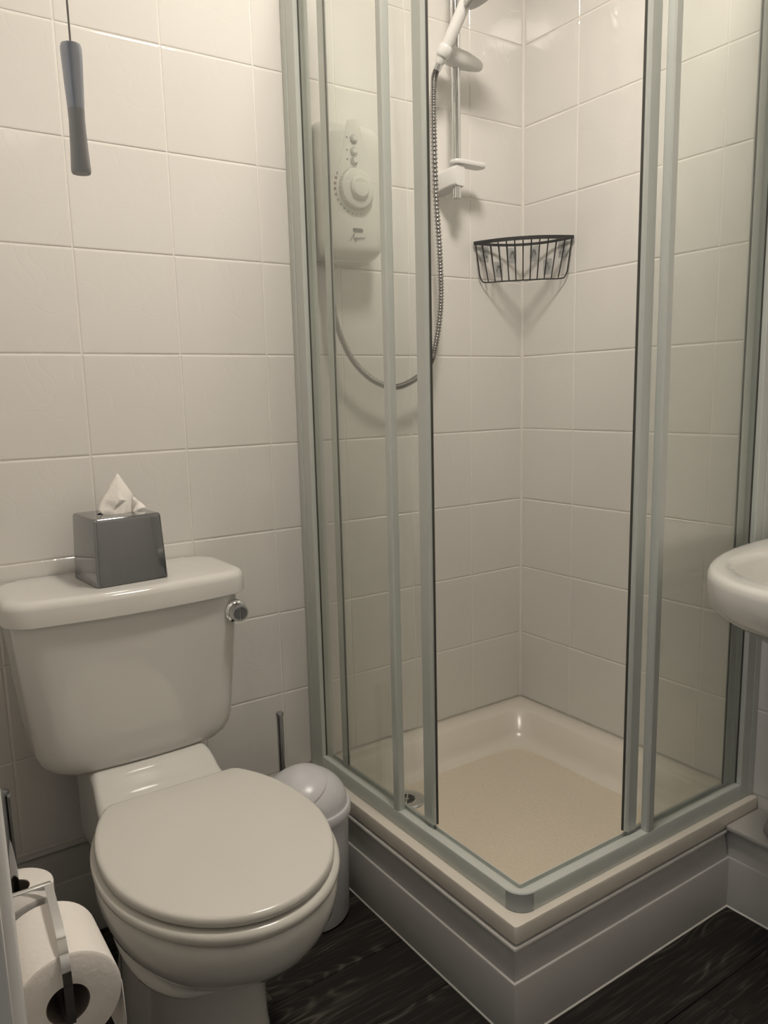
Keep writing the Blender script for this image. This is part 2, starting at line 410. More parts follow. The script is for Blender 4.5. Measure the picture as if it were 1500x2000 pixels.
# doorway frame beside the camera : architrave and lining
jg = G().box((XL - 0.115, -1.06, 0), (XL + 0.001, -1.03, 2.05), 0.003)
jg.box((XL - 0.115, YF, 0), (XL + 0.001, YF + 0.03, 2.05), 0.003)
jg.box((XL - 0.115, YF + 0.03, 2.02), (XL + 0.001, -1.06, 2.05), 0.003)
struct('door_1', jg, 'doorpaint')
def architrave(y0, y1):
    r = []
    prof = [(0.0, 0.0), (0.0, 0.010), (0.004, 0.014), (0.012, 0.0155), (0.022, 0.015), (0.030, 0.0125), (0.040, 0.0125), (0.046, 0.010), (0.050, 0.004), (0.050, 0.0)]
    sg = 1 if y1 > y0 else -1
    for z in (0.0, 2.07):
        r.append([Vector((XL + d, y0 + sg * t, z)) for t, d in prof])
    return G().loft(r)
struct('trim_4', architrave(-0.985, -1.035), 'doorpaint')
struct('trim_5', architrave(YF + 0.0, YF + 0.05), 'doorpaint')

# ------------------------------------------------------------------ shower tray
tray = thing('shower_tray', (-0.372, -0.376, 0.178), 'square cream shower tray with textured floor inside the glass enclosure', 'shower tray')
tcx, tcy, thx, thy = (-0.744 - 0.0012) / 2, (-0.753 - 0.0012) / 2, (0.744 - 0.0012) / 2, (0.753 - 0.0012) / 2
def tr(inset, r, z): return rrect(tcx, tcy, thx - inset, thy - inset, r, z, 6)
g = G().loft([tr(0.012, 0.006, 0.1782), tr(0.001, 0.006, 0.183), tr(0.0, 0.006, 0.212), tr(0.0012, 0.006, 0.2155), tr(0.004, 0.006, 0.217),
              tr(0.050, 0.05, 0.217), tr(0.058, 0.052, 0.2155), tr(0.064, 0.054, 0.211), tr(0.086, 0.06, 0.165), tr(0.094, 0.062, 0.153), tr(0.106, 0.065, 0.145), tr(0.128, 0.07, 0.1415)], False, True)
g.build('tray_body', 'tray', tray, 40)
g = G().loft([tr(0.1275, 0.07, 0.1418), tr(0.1285, 0.069, 0.1432), tr(0.132, 0.067, 0.1435)], False, True)
g.build('tray_floor', 'trayfloor', tray, 40)
dc = Vector((-0.562, -0.186, 0.1436))
dr = G().lathe([(0.047, 0), (0.046, 0.002), (0.040, 0.0045), (0.030, 0.005), (0.024, 0.0035), (0.0, 0.003)], dc, n=36, cap0=False).build('drain_flange', 'chrome', tray)
for k in range(6):
    a = k * PI / 3 + 0.3
    q = []
    for rr, w in ((0.006, 0.2), (0.012, 0.38), (0.021, 0.40)):
        q.append((rr, w))
    up = [dc + Vector((r_ * math.cos(a - w), r_ * math.sin(a - w), 0.0044)) for r_, w in q] + [dc + Vector((r_ * math.cos(a + w), r_ * math.sin(a + w), 0.0044)) for r_, w in reversed(q)]
    lo = [v - Vector((0, 0, 0.001)) for v in up]
    G().loft([lo, up]).build('drain_slot', 'hole', dr, 0)

# ------------------------------------------------------------------ shower enclosure
EX, EY = -0.721, -0.738
ZR0, ZR1, ZT0, ZT1 = 0.2175, 0.2525, 2.06, 2.10
enc = thing('shower_enclosure', (EX, EY, ZR0), 'square corner shower enclosure with clear glass panels in pale silver-green frames', 'shower enclosure')
def corner_path(inset, r=0.034, n=8):
    pts = [Vector((EX + inset, -0.0572, 0))]
    c = Vector((EX + r, EY + r, 0)); rr = r - inset
    for k in range(n + 1):
        a = PI + k / n * PI / 2
        pts.append(c + Vector((rr * math.cos(a), rr * math.sin(a), 0)) if rr > 0.001 else Vector((EX + inset, EY + inset, 0)))
    pts.append(Vector((-0.0497, EY + inset, 0)))
    return pts
def rail(name, z0, z1):
    # outer lip, tracks and inner lip as one extruded profile: (inset, z)
    h = z1 - z0; up = name == 'bottom_rail'
    def zz(t): return z0 + t * h if up else z1 - t * h
    prof = [(0.0, 0.0), (0.0, 0.93), (0.0015, 1.0), (0.017, 1.0), (0.0175, 0.70), (0.021, 0.70), (0.0215, 0.88), (0.024, 0.88), (0.0245, 0.70), (0.031, 0.70), (0.0315, 0.94), (0.0335, 0.94), (0.0335, 0.0)]
    paths = [corner_path(d) for d, t in prof]
    rings = [[Vector((paths[j][i].x, paths[j][i].y, zz(prof[j][1]))) for j in range(len(prof))] for i in range(len(paths[0]))]
    return G().loft(rings).build(name, 'alu', enc, 50)
br = rail('bottom_rail', ZR0, ZR1)
rail('top_rail', ZT0, ZT1)
# plastic corner connector wrapped round the bend of the bottom rail
for z0, z1 in ((ZR0, ZR1), (ZT0, ZT1)):
    ra, rb = corner_path(-0.0008), corner_path(0.004)
    rr = []
    for i in range(1, len(ra) - 1):
        a, b = ra[i], rb[i]
        rr.append([Vector((a.x, a.y, z0 + 0.001)), Vector((a.x, a.y, z1 + 0.0004)), Vector((b.x, b.y, z1 + 0.0004)), Vector((b.x, b.y, z0 + 0.001))])
    G().loft(rr).build('corner_joint', 'jointplastic', enc, 50)
def sideparts(left):
    """one side of the enclosure; s = distance from the wall, d = inset from the outer face"""
    def bx(g, s0, s1, d0, d1, z0, z1, bev=0.0012):
        if left: g.box((EX + d0, -s1, z0), (EX + d1, -s0, z1), bev, 1)
        else: g.box((-s1, EY + d0, z0), (-s0, EY + d1, z1), bev, 1)
        return g
    g = G()
    bx(g, 0.0006, 0.021, -0.001, 0.036, ZR0, ZT1); PW = 0.057 if left else 0.0495
    bx(g, 0.0215, PW, 0.0, 0.036, ZR0, ZT1)
    post = g.build('wall_post', 'alu', enc)
    bx(G(), PW, PW + 0.0015, 0.0105, 0.0135, ZR1 + 0.001, ZT0 - 0.001, 0).build('post_seal', 'seal', post, 0)
    fx = (0.356, 0.376) if left else (0.350, 0.371)
    pane = bx(G(), 0.040, fx[0] + 0.008, 0.0135, 0.0175, ZR0 + 0.02, ZT0 + 0.02, 0.0004).build('fixed_pane', 'glass', enc, 0)
    bx(G(), fx[0], fx[1], 0.001, 0.0195, ZR1 - 0.008, ZT0 + 0.008, 0.003).build('stile', 'alu', pane)
    if left: t0, t1, l0, l1 = 0.115, 0.138, 0.435, 0.468
    else: t0, t1, l0, l1 = 0.056, 0.079, 0.376, 0.408
    door = bx(G(), t0 + 0.004, l1 - 0.006, 0.0255, 0.0295, ZR1 - 0.008, ZT0 + 0.01, 0.0004).build('sliding_door', 'glass', enc, 0)
    bx(G(), t0, t1, 0.0225, 0.031, ZR1 - 0.006, ZT0 + 0.004, 0.0012).build('trailing_stile', 'alu', door)
    bx(G(), t1, t1 + 0.0018, 0.0235, 0.0265, ZR1 + 0.001, ZT0 + 0.004, 0).build('trailing_seal', 'seal', door, 0)
    bx(G(), l0, l1, 0.0218, 0.038, ZR1 + 0.0005, ZT0 + 0.004, 0.004).build('leading_stile', 'alu', door)
    bx(G(), l1, l1 + 0.0022, 0.0300, 0.0350, ZR1 + 0.004, ZT0 + 0.004, 0.001).build('leading_seal', 'seal', door, 0)
    bx(G(), t0 + 0.004, l1 - 0.006, 0.0245, 0.0305, ZR1 - 0.0065, ZR1 + 0.004, 0.0008).build('bottom_strip', 'alu', door)
sideparts(True); sideparts(False)

# ------------------------------------------------------------------ electric shower unit
hx, hz, hw, hh, hd = -0.598, 1.572, 0.082, 0.144, 0.088
heater = thing('electric_shower', (hx, 0, hz), 'white electric shower unit with large dial on the tiled wall behind glass', 'shower heater')
def hr(w, h, r, y):
    ring = rrect(hx, hz, w, h, r, 0, 6); return [Vector((v.x, y, v.y)) for v in ring]
G().loft([hr(hw - 0.004, hh - 0.004, 0.02, -0.0005), hr(hw - 0.002, hh - 0.002, 0.022, -0.006), hr(hw, hh, 0.026, -0.010), hr(hw, hh, 0.026, -0.05), hr(hw - 0.003, hh - 0.004, 0.028, -0.070),
          hr(hw - 0.010, hh - 0.012, 0.030, -0.082), hr(hw - 0.022, hh - 0.026, 0.032, -0.0865), hr(hw - 0.05, hh - 0.07, 0.03, -hd)]).build('casing', 'heater', heater, 40)
G().box((hx - 0.055, -0.05, hz - hh - 0.005), (hx + 0.06, -0.004, hz - hh + 0.004), 0.004).build('base_shroud', 'heater', heater)
# raised tear-drop control panel
tdr = []
zc = 1.573
outl = []
for k in range(33):
    t = k / 32; a = -PI * 0.0 + t * PI
    outl.append(Vector((0.050 * math.cos(PI + a * 1.0), 0, -0.050 * math.sin(a))))
lobe = []
for k in range(1, 16):
    t = k / 16; lobe.append(Vector((0.050 - 0.034 * t ** 1.25, 0, 0.13 * t)))
top = [Vector((0.016 * math.cos(a), 0, 0.13 + 0.016 * math.sin(a))) for a in [k / 8 * PI for k in range(9)]]
lobe2 = [Vector((-v.x, 0, v.z)) for v in reversed(lobe)]
outl = outl + lobe + top + lobe2
def tdring(s, y): return [Vector((hx + v.x * s, y, zc + 0.03 + (v.z - 0.03) * s)) for v in outl]
G().loft([tdring(1.03, -0.0835), tdring(1.0, -0.0885), tdring(0.95, -0.0898)]).build('control_panel', 'heater', heater, 40)
dial = G().lathe([(0.043, 0), (0.043, 0.008), (0.041, 0.013), (0.036, 0.0155), (0.026, 0.016), (0.0245, 0.0165), (0.023, 0.022), (0.019, 0.0255), (0.0, 0.027)], (hx, -0.0885, zc), (0, -1, 0), 48, False).build('dial', 'heater', heater, 30)
g = G()
for k in range(36):
    a = 2 * PI * k / 36
    g.lathe([(0.0012, 0), (0.0012, 0.010)], (hx + 0.0432 * math.cos(a), -0.0888, zc + 0.0432 * math.sin(a)), (0, -1, 0), 6)
g.build('dial_ribs', 'heater', dial, 40)
for i, z in enumerate((1.677, 1.651, 1.632)):
    b = G().lathe([(0.0088, 0), (0.0088, 0.004), (0.0075, 0.0055), (0.0, 0.006)], (hx - 0.003, -0.0893, z), (0, -1, 0), 24, False).build('button', 'heater_grey', heater)
    G().lathe([(0.006, 0), (0.0052, 0.001), (0.0, 0.0012)], (hx - 0.0015, -0.0952, z + 0.0005), (0, -1, 0), 20, False).build('button_cap', 'heater', b)
    G().lathe([(0.0022, 0), (0.0022, 0.0008)], (hx - 0.0195, -0.0893, z + 0.001), (0, -1, 0), 10, False).build('indicator', 'print_red' if i else 'print_dark', heater)
for k in range(14):       # printed temperature dots, larger on the hot side
    a = math.radians(122 + k * 12.5); r_ = 0.0524
    s = 0.0037 * (1 - k / 20)
    G().lathe([(s, 0), (s, 0.0022)], (hx + r_ * math.cos(a), -0.0865, zc + r_ * math.sin(a)), (0, -1, 0), 12, False).build('temperature_dot', 'print_red' if k < 6 else 'print_blue', heater)
lg = [Vector((v.x, 0, v.y)) for v in rrect(hx + 0.004, 1.487, 0.0135, 0.0042, 0.004, 0, 4)]
G().loft([[Vector((v.x, -0.0860, v.z)) for v in lg], [Vector((v.x, -0.0886, v.z)) for v in lg]]).build('maker_badge', 'print_dark', heater, 0)
sq = spline([(-0.022, 0, -0.008), (-0.014, 0, 0.003), (-0.010, 0, 0.009), (-0.011, 0, -0.002), (-0.007, 0, 0.001), (-0.007, 0, -0.008), (-0.004, 0, 0.002), (-0.002, 0, -0.002), (0.001, 0, 0.002), (0.003, 0, -0.0015), (0.006, 0, 0.0025), (0.008, 0, -0.001), (0.011, 0, 0.003), (0.014, 0, 0.0), (0.019, 0, 0.004)], 60)
G().tube([Vector((hx + 0.003 + v.x, -0.0888, 1.470 + v.z)) for v in sq], 0.0008, 5).build('script_lettering', 'print_blue', heater)

# ------------------------------------------------------------------ riser rail, handset, hose
RX, RY = -0.282, -0.058
rr_ = thing('riser_rail', (RX, 0, 1.594), 'chrome shower riser rail with white brackets on the tiled shower wall', 'shower rail')
G().lathe([(0.0105, 0), (0.0115, 0.001), (0.0115, 0.60), (0.0105, 0.601)], (RX, RY, 1.594), n=24).build('rail_tube', 'chrome', rr_)
def bracket(z0, z1, nm):
    rings = []
    for t in [k / 8 for k in range(9)]:
        y = -0.0006 + t * (RY - 0.016 + 0.0006)
        w = 0.017 + 0.004 * math.sin(t * PI) if t < 0.9 else 0.014
        cx = RX - 0.012 * (1 - t)
        dz = 0.012 * (1 - t)
        rings.append([Vector((v.x, y, v.y)) for v in rrect(cx, (z0 + z1) / 2 - dz, w, (z1 - z0) / 2, 0.006, 0, 4)])
    return G().loft(rings).build(nm, 'wplastic', rr_, 45)
bracket(1.622, 1.668, 'wall_bracket'); bracket(2.155, 2.20, 'wall_bracket')
# small soap-dish arm clipped above the lower bracket
sd = []
for z, s in ((1.672, 0.97), (1.674, 1.0), (1.680, 1.0), (1.682, 0.97)):
    sd.append([Vector((RX + 0.033 + (v.x - RX - 0.033) * s, RY + (v.y - RY) * s, z)) for v in rrect(RX + 0.033, RY - 0.004, 0.052, 0.018, 0.017, z, 6)])
G().loft(sd).build('soap_hook', 'wplastic', rr_, 45)
# sliding handset holder : tapered barrel across the rail with a cradle
sz = 1.914
ax = Vector((1, -0.05, -0.10)).normalized()
sl = G().lathe([(0.010, 0), (0.0185, 0.004), (0.0205, 0.020), (0.0215, 0.050), (0.0205, 0.075), (0.017, 0.098), (0.0125, 0.118), (0.009, 0.124), (0.0, 0.126)], (RX - 0.052, RY - 0.004, sz + 0.002), ax, 28).build('slider', 'wplastic', rr_, 40)
# handset : handle leaning out to the head beyond the top of the frame
H0, H1 = Vector((-0.352, -0.085, 1.882)), Vector((-0.318, -0.155, 2.012))
hd_ = (H1 - H0).normalized()
hs = thing('shower_handset', tuple(H0), 'white shower handset held in the slider on the riser rail', 'shower head')
G().tube([H0 - hd_ * 0.004, H0, H0 + hd_ * 0.02, H0 + hd_ * 0.05, H0 + hd_ * 0.09, H0 + hd_ * 0.13, H1 + hd_ * 0.02 + Vector((0.004, -0.006, 0))],
         lambda t: 0.0098 + 0.0042 * math.sin(min(1, t * 1.2) * PI * 0.6), 20).build('handle', 'wplastic', hs, 50)
G().tube([H0 - hd_ * 0.018, H0 - hd_ * 0.002], 0.0095, 16).build('hose_nut', 'chrome', hs)
G().lathe([(0.0148, 0), (0.0165, 0.004), (0.0165, 0.020), (0.0148, 0.024)], H0 + hd_ * 0.012, hd_, 20).build('cradle_collar', 'wplastic', sl, 40)
hn = Vector((0.40, -0.22, -0.86)).normalized(); HC = Vector((-0.300, -0.172, 2.003))
hdm = G().lathe([(0.02, -0.022), (0.034, -0.017), (0.043, -0.006), (0.044, 0.002), (0.041, 0.005)], HC, hn, 32).build('head', 'wplastic', hs, 40)
G().lathe([(0.040, 0.0045), (0.038, 0.008), (0.0, 0.009)], HC, hn, 32, False).build('spray_plate', 'heater_grey', hdm)
hose = thing('shower_hose', (-0.477, -0.05, 1.14), 'looping ribbed steel shower hose hanging from the electric shower to the handset', 'hose')
hp = spline([(-0.640, -0.036, 1.400), (-0.640, -0.044, 1.33), (-0.628, -0.05, 1.2656), (-0.5927, -0.05, 1.2022), (-0.5365, -0.05, 1.1567), (-0.4769, -0.052, 1.1401), (-0.424, -0.055, 1.155), (-0.385, -0.058, 1.184),
             (-0.361, -0.060, 1.2200), (-0.338, -0.060, 1.333), (-0.340, -0.062, 1.4545), (-0.354, -0.067, 1.594), (-0.362, -0.072, 1.740), (-0.365, -0.078, 1.835), tuple(H0 - hd_ * 0.018)], 2400)
G().tube(hp, lambda t: 0.0066 + 0.0013 * math.sin(t * 2 * PI * 225), 10).build('ribbed_tube', 'hose', hose, 60)
G().lathe([(0.011, 0), (0.011, 0.016), (0.009, 0.020)], (-0.640, -0.036, 1.402), n=16).build('hose_cone', 'chrome', hose)

# ------------------------------------------------------------------ corner wire basket and its adhesive hooks
bk = thing('shower_basket', (-0.09, -0.095, 1.405), 'black wire corner basket fixed in the tiled shower corner', 'basket')
ZB, ZK = 1.505, 1.408
def bow(t, z, off=0.0, sh=1.0):
    a = Vector((-0.182 + off, -0.007)); b = Vector((-0.007, -0.190 + off)); p = a.lerp(b, t)
    n = Vector((-1, -1)).normalized(); q = p + n * (0.034 * 4 * t * (1 - t)) * sh
    return Vector((q.x, q.y, z))
front = [bow(k / 24, ZB) for k in range(25)]
def band(path, h, t):
    rings = []
    for i, p in enumerate(path):
        d = (path[min(i + 1, len(path) - 1)] - path[max(i - 1, 0)]).normalized(); n = Vector((-d.y, d.x, 0))
        rings.append([p + n * t + Vector((0, 0, h)), p - n * t + Vector((0, 0, h)), p - n * t - Vector((0, 0, h)), p + n * t - Vector((0, 0, h))])
    return G().loft(rings)
band(front, 0.0045, 0.0014).build('front_rim', 'black', bk, 30)
band([bow(k / 24, ZB, 0.002, -1.75) for k in range(25)], 0.0032, 0.0014).build('back_rim', 'black', bk, 30)
bot = spline([bow(0.0, ZK + 0.018, 0.020, 0), bow(0.012, ZK + 0.005, 0.024, 0), bow(0.05, ZK, 0.026, 0), bow(0.25, ZK, 0.026, 0.15), bow(0.5, ZK, 0.026, 0.15), bow(0.75, ZK, 0.026, 0.15), bow(0.95, ZK, 0.026, 0), bow(0.988, ZK + 0.005, 0.024, 0), bow(1.0, ZK + 0.018, 0.020, 0)], 60)
G().tube([bow(0.0, ZB, 0.006, 0)] + bot + [bow(1.0, ZB, 0.006, 0)], 0.0018, 6).build('bottom_wire', 'black', bk, 50)
for k in range(1, 12):
    t = k / 12
    a, b, c = bow(t, ZB - 0.003), bow(t, ZK, 0.026, 0.15), bow(t, ZB - 0.002, 0.002, -1.75)
    m1 = b + (c - b) * 0.06 + Vector((0, 0, -0.002))
    G().tube([a, a.lerp(b, 0.5), b + Vector((0, 0, 0.002))], 0.0016, 6).build('front_rod', 'black', bk, 50)
    G().tube([b, m1, m1.lerp(c, 0.5), c], 0.0010, 6).build('back_rod', 'black', bk, 50)
hooks = [('A', 0.1413, 1.4818, 'clear adhesive hook at the far left, upper row behind the wire basket'), ('A', 0.0902, 1.4459, 'clear adhesive hook in the lower row left of the shower corner'),
         ('A', 0.0400, 1.4860, 'clear adhesive hook in the upper row just left of the shower corner'), ('B', 0.0455, 1.4870, 'clear adhesive hook in the upper row just right of the shower corner'),
         ('B', 0.0948, 1.4464, 'clear adhesive hook in the lower row right of the shower corner'), ('B', 0.1483, 1.4822, 'clear adhesive hook at the far right, upper row behind the wire basket')]
for w, s, z, lab in hooks:
    loc = (-s, -0.0004, z) if w == 'A' else (-0.0004, -s, z)
    e = thing('adhesive_hook', loc, lab, 'hook', 'clear adhesive hooks behind the shower basket')
    def Q(a, d, c): return Vector((-s + a, -0.0004 - d, z + c)) if w == 'A' else Vector((-0.0004 - d, -s + a, z + c))
    G().loft([[Q(v.x, d, v.y) for v in rrect(0, 0, 0.016, 0.020, 0.004, 0, 4)] for d in (0.0, 0.0012)]).build('pad', 'clear', e, 30)
    hk = [Q(-0.008, 0.0022, -0.003), Q(-0.006, 0.0022, 0.001), Q(-0.004, 0.0025, 0.009), Q(0.0, 0.003, 0.012), Q(0.004, 0.0025, 0.009), Q(0.005, 0.0025, 0.0), Q(0.006, 0.0025, -0.004), Q(0.010, 0.003, -0.004)]
    G().tube(spline(hk, 24), 0.0014, 6).build('hook_wire', 'steel', e, 50)
# ------------------------------------------------------------------ toilet
TX = -1.183
wc = thing('toilet', (TX, -0.40, 0.0), 'white ceramic close-coupled toilet with closed lid against the tiled wall', 'toilet')
def egg(hw, yc, yf, yb, z, n=56, pf=2.0, pb=2.0, dx=0.0):
    o = []
    for k in range(n):
        a = 2 * PI * k / n; c, s = math.cos(a), math.sin(a)
        p = pf if c > 0 else pb
        x = hw * math.copysign(abs(s) ** (2 / p), s); y = math.copysign(abs(c) ** (2 / p), c)
        o.append(Vector((TX + dx + x, yc + y * ((yf - yc) if c > 0 else -(yb - yc)), z)))
    return o
g = G()
g.loft([egg(0.104, -0.36, -0.592, -0.13, 0.0, pf=2.6, pb=4), egg(0.104, -0.36, -0.592, -0.13, 0.012, pf=2.6, pb=4), egg(0.098, -0.37, -0.586, -0.13, 0.03, pf=2.6, pb=4), egg(0.091, -0.38, -0.582, -0.13, 0.10, pf=2.6, pb=4),
        egg(0.087, -0.40, -0.584, -0.13, 0.205, pf=2.5, pb=4), egg(0.090, -0.42, -0.593, -0.14, 0.243, pf=2.4, pb=3.5), egg(0.100, -0.44, -0.612, -0.15, 0.259, pf=2.3, pb=3), egg(0.119, -0.46, -0.645, -0.17, 0.271, pf=2.2, pb=2.8), egg(0.139, -0.48, -0.682, -0.20, 0.287, pf=2.1, pb=2.6),
        egg(0.156, -0.50, -0.715, -0.24, 0.308, pf=2.05, pb=2.4), egg(0.168, -0.515, -0.738, -0.27, 0.332, pb=2.4), egg(0.176, -0.52, -0.751, -0.29, 0.356, pb=2.3), egg(0.1795, -0.522, -0.757, -0.30, 0.380, pb=2.2), egg(0.1785, -0.522, -0.756, -0.302, 0.395, pb=2.2), egg(0.170, -0.522, -0.748, -0.308, 0.403, pb=2.2)])
# rear deck sweeping up under the cistern
rings = []
for y, zt, hw, zb in ((-0.40, 0.399, 0.120, 0.30), (-0.345, 0.402, 0.125, 0.28), (-0.315, 0.4035, 0.125, 0.27), (-0.290, 0.4045, 0.1245, 0.26), (-0.272, 0.4065, 0.123, 0.25), (-0.256, 0.4115, 0.121, 0.25), (-0.243, 0.4195, 0.119, 0.25), (-0.231, 0.4295, 0.1175, 0.25), (-0.219, 0.4375, 0.116, 0.25), (-0.205, 0.4415, 0.115, 0.25), (-0.17, 0.442, 0.113, 0.25), (-0.06, 0.442, 0.110, 0.25)):
    ring = rrect(TX + 0.004, (zt + zb) / 2, hw, (zt - zb) / 2, 0.016, 0, 5); rings.append([Vector((v.x, y, v.y)) for v in ring])
g.loft(rings)
# side lugs of the foot
for sgn in (-1, 1):
    g.loft([egg(0.045, -0.345, -0.425, -0.23, z, 28, dx=sgn * (0.068 + e)) for z, e in ((0.0, 0.008), (0.03, 0.006), (0.10, 0.0), (0.16, -0.002), (0.275, 0.0))])
# moulded ledge along the lower flank of the bowl
for sgn in (-1, 1):
    g.tube(spline([(TX + sgn * 0.140, -0.40, 0.292), (TX + sgn * 0.143, -0.47, 0.282), (TX + sgn * 0.128, -0.55, 0.269), (TX + sgn * 0.096, -0.606, 0.261), (TX + sgn * 0.058, -0.632, 0.258)], 24), lambda t: 0.014 * math.sin(PI * min(0.97, max(0.03, t))) + 0.001, 10)
g.build('pan', 'ceramic', wc, 45)
def seatring(z, e, ya=0.0): 
    r = egg(0.175 + e, -0.525, -0.752 - e, -0.268 + e, z, 72)
    return [Vector((v.x, min(v.y, -0.335 + e + ya), v.z)) for v in r]
G().loft([seatring(0.4035, -0.004), seatring(0.4045, 0.003), seatring(0.409, 0.0075), seatring(0.416, 0.0085), seatring(0.4215, 0.006), seatring(0.4245, 0.000), seatring(0.4248, -0.02)]).build('seat', 'seat', wc, 50)
G().loft([seatring(0.4255, -0.012), seatring(0.4275, -0.004), seatring(0.4310, 0.0005), seatring(0.4365, 0.0008), seatring(0.4412, -0.0006), seatring(0.4435, -0.003), seatring(0.4444, -0.008), seatring(0.4450, -0.05), seatring(0.4455, -0.11)]).build('seat_lid', 'seat', wc, 60)
def cist(hx, yf, yb, r, z, bowv):
    ring = rrect(TX, (yf + yb) / 2, hx, (yb - yf) / 2, r, z, 7)
    # resample the straight front so that it can bow
    out = []
    for i, v in enumerate(ring):
        out.append(v)
        w = ring[(i + 1) % len(ring)]
        if i % 8 == 7:
            for k in range(1, 12): out.append(v.lerp(w, k / 12))
    for v in out:
        t = (v.x - TX) / hx; f = max(0.0, min(1.0, (yb - v.y) / (yb - yf)))
        v.y -= bowv * (1 - t * t) * f
    return out
cr = []
for z, hx_, yf, yb, r in ((0.4385, 0.120, -0.165, -0.03, 0.03), (0.440, 0.150, -0.180, -0.015, 0.04), (0.4445, 0.166, -0.187, -0.010, 0.045), (0.4525, 0.178, -0.191, -0.007, 0.047), (0.464, 0.186, -0.194, -0.005, 0.048), (0.482, 0.1915, -0.196, -0.004, 0.048), (0.52, 0.195, -0.198, -0.004, 0.048), (0.60, 0.202, -0.201, -0.004, 0.048), (0.68, 0.209, -0.204, -0.004, 0.048), (0.7385, 0.2135, -0.206, -0.004, 0.048)):
    cr.append(cist(hx_, yf, yb, r, z, 0.014))
G().loft(cr).build('cistern', 'ceramic', wc, 50)
lr = []
for z, e in ((0.739, -0.010), (0.7395, -0.003), (0.742, 0.0), (0.771, 0.0), (0.7775, -0.002), (0.7825, -0.006), (0.7850, -0.012), (0.7855, -0.022), (0.7858, -0.06)):
    lr.append(cist(0.2275 + e, -0.212 - e, -0.004 - max(0, -e - 0.012), 0.045, z, 0.022))
G().loft(lr).build('cistern_lid', 'ceramic', wc, 50)
bc = Vector((-0.9905, -0.2085, 0.704))
fb = G().lathe([(0.0235, 0), (0.0240, 0.003), (0.0225, 0.008), (0.0185, 0.011), (0.0178, 0.012), (0.0178, 0.026), (0.0168, 0.0285), (0.0, 0.0285)], bc + Vector((0, 0.004, 0)), (0, -1, 0), 32, False).build('flush_button', 'chrome', wc, 30)
for sgn in (-1, 1):
    ring = [Vector((bc.x + sgn * 0.0012 + sgn * 0.0125 * math.cos(a), bc.y, bc.z + 0.0125 * math.sin(a))) for a in [(-PI / 2 + PI * k / 12) for k in range(13)]]
    G().loft([[v + Vector((0, -0.0242, 0)) for v in ring], [v + Vector((0, -0.0258, 0)) for v in ring]]).build('button_half', 'dchrome', fb, 30)

# ------------------------------------------------------------------ tissue box cover and tissue
tb = thing('tissue_box', (-1.183, -0.112, 0.7868), 'shiny chrome cube tissue box cover standing on the cistern lid', 'tissue box')
tb.rotation_euler = (0, 0, math.radians(4))
def tbr(h, z, r=0.006): return [v + Vector((-1.183, -0.112, 0)) for v in rrect(0, 0, h, h, r, z, 4)]
g = G()
def oval(z, a=0.036, b=0.022, n=20): return [Vector((-1.183 + a * math.cos(PI / 4 + 2 * PI * k / n), -0.112 + b * math.sin(PI / 4 + 2 * PI * k / n), z)) for k in range(n)]
r0 = [tbr(0.0685, 0.7870), tbr(0.0683, 0.789), tbr(0.0641, 0.9060), tbr(0.0637, 0.9085), tbr(0.0628, 0.9106), tbr(0.0614, 0.9120, 0.005), tbr(0.0598, 0.9125, 0.005)]
g.loft(r0, False, False)
g.loft([tbr(0.0598, 0.9125, 0.005), oval(0.9127), oval(0.903)], False, False)
g.build('cover', 'dchrome', tb, 25)
G().loft([tbr(0.0672, 0.7869), tbr(0.0672, 0.7880)]).build('base_plate', 'seal', tb, 0)
ts = thing('tissue', (-1.20, -0.112, 0.905), 'white paper tissue pulled up in a peak from the chrome box', 'tissue')
def crumple(pts, faces, name, seed, y0):
    bm = bmesh.new(); vs = [bm.verts.new(Vector(p)) for p in pts]
    for f in faces: bm.faces.new([vs[i] for i in f])
    bmesh.ops.triangulate(bm, faces=list(bm.faces))
    bmesh.ops.subdivide_edges(bm, edges=list(bm.edges), cuts=4, use_grid_fill=True, fractal=0.0)
    from mathutils import noise
    for v in bm.verts:
        n = noise.noise_vector(v.co * 70 + Vector((seed, 0, 0))); v.co += n * 0.0022 + noise.noise_vector(v.co * 190) * 0.0006
    bm.verts.index_update()
    g = G().add([v.co.copy() for v in bm.verts], [[v.index for v in f.verts] for f in bm.faces]); bm.free()
    o = g.build(name, 'tissue', ts, 25)
    sm = o.modifiers.new('thickness', 'SOLIDIFY'); sm.thickness = 0.0009; sm.offset = 0
    return o
yb = -0.112
T_ = (-1.1735, yb + 0.006, 0.9885)
pts = [T_, (-1.208, yb, 0.938), (-1.2170, yb - 0.004, 0.9215), (-1.2060, yb - 0.010, 0.905), (-1.178, yb - 0.020, 0.8985), (-1.158, yb - 0.010, 0.9065), (-1.1475, yb + 0.002, 0.9440), (-1.1800, yb - 0.018, 0.9400), (-1.165, yb - 0.014, 0.9365), (-1.192, yb - 0.013, 0.918)]
crumple(pts, [(0, 1, 7), (0, 7, 8, 6), (1, 2, 9, 7), (2, 3, 9), (3, 4, 9), (9, 4, 8, 7), (4, 5, 8), (8, 5, 6)], 'front_fold', 3, yb)
pts = [(-1.176, yb + 0.010, 0.978), (-1.207, yb + 0.012, 0.922), (-1.195, yb + 0.006, 0.902), (-1.155, yb + 0.012, 0.904), (-1.149, yb + 0.012, 0.942), (-1.135, yb + 0.006, 0.928), (-1.122, yb + 0.004, 0.9160), (-1.140, yb - 0.004, 0.9135), (-1.156, yb - 0.002, 0.905)]
crumple(pts, [(0, 1, 2, 3, 4), (4, 3, 8, 5), (5, 8, 7, 6)], 'back_fold', 9, yb)

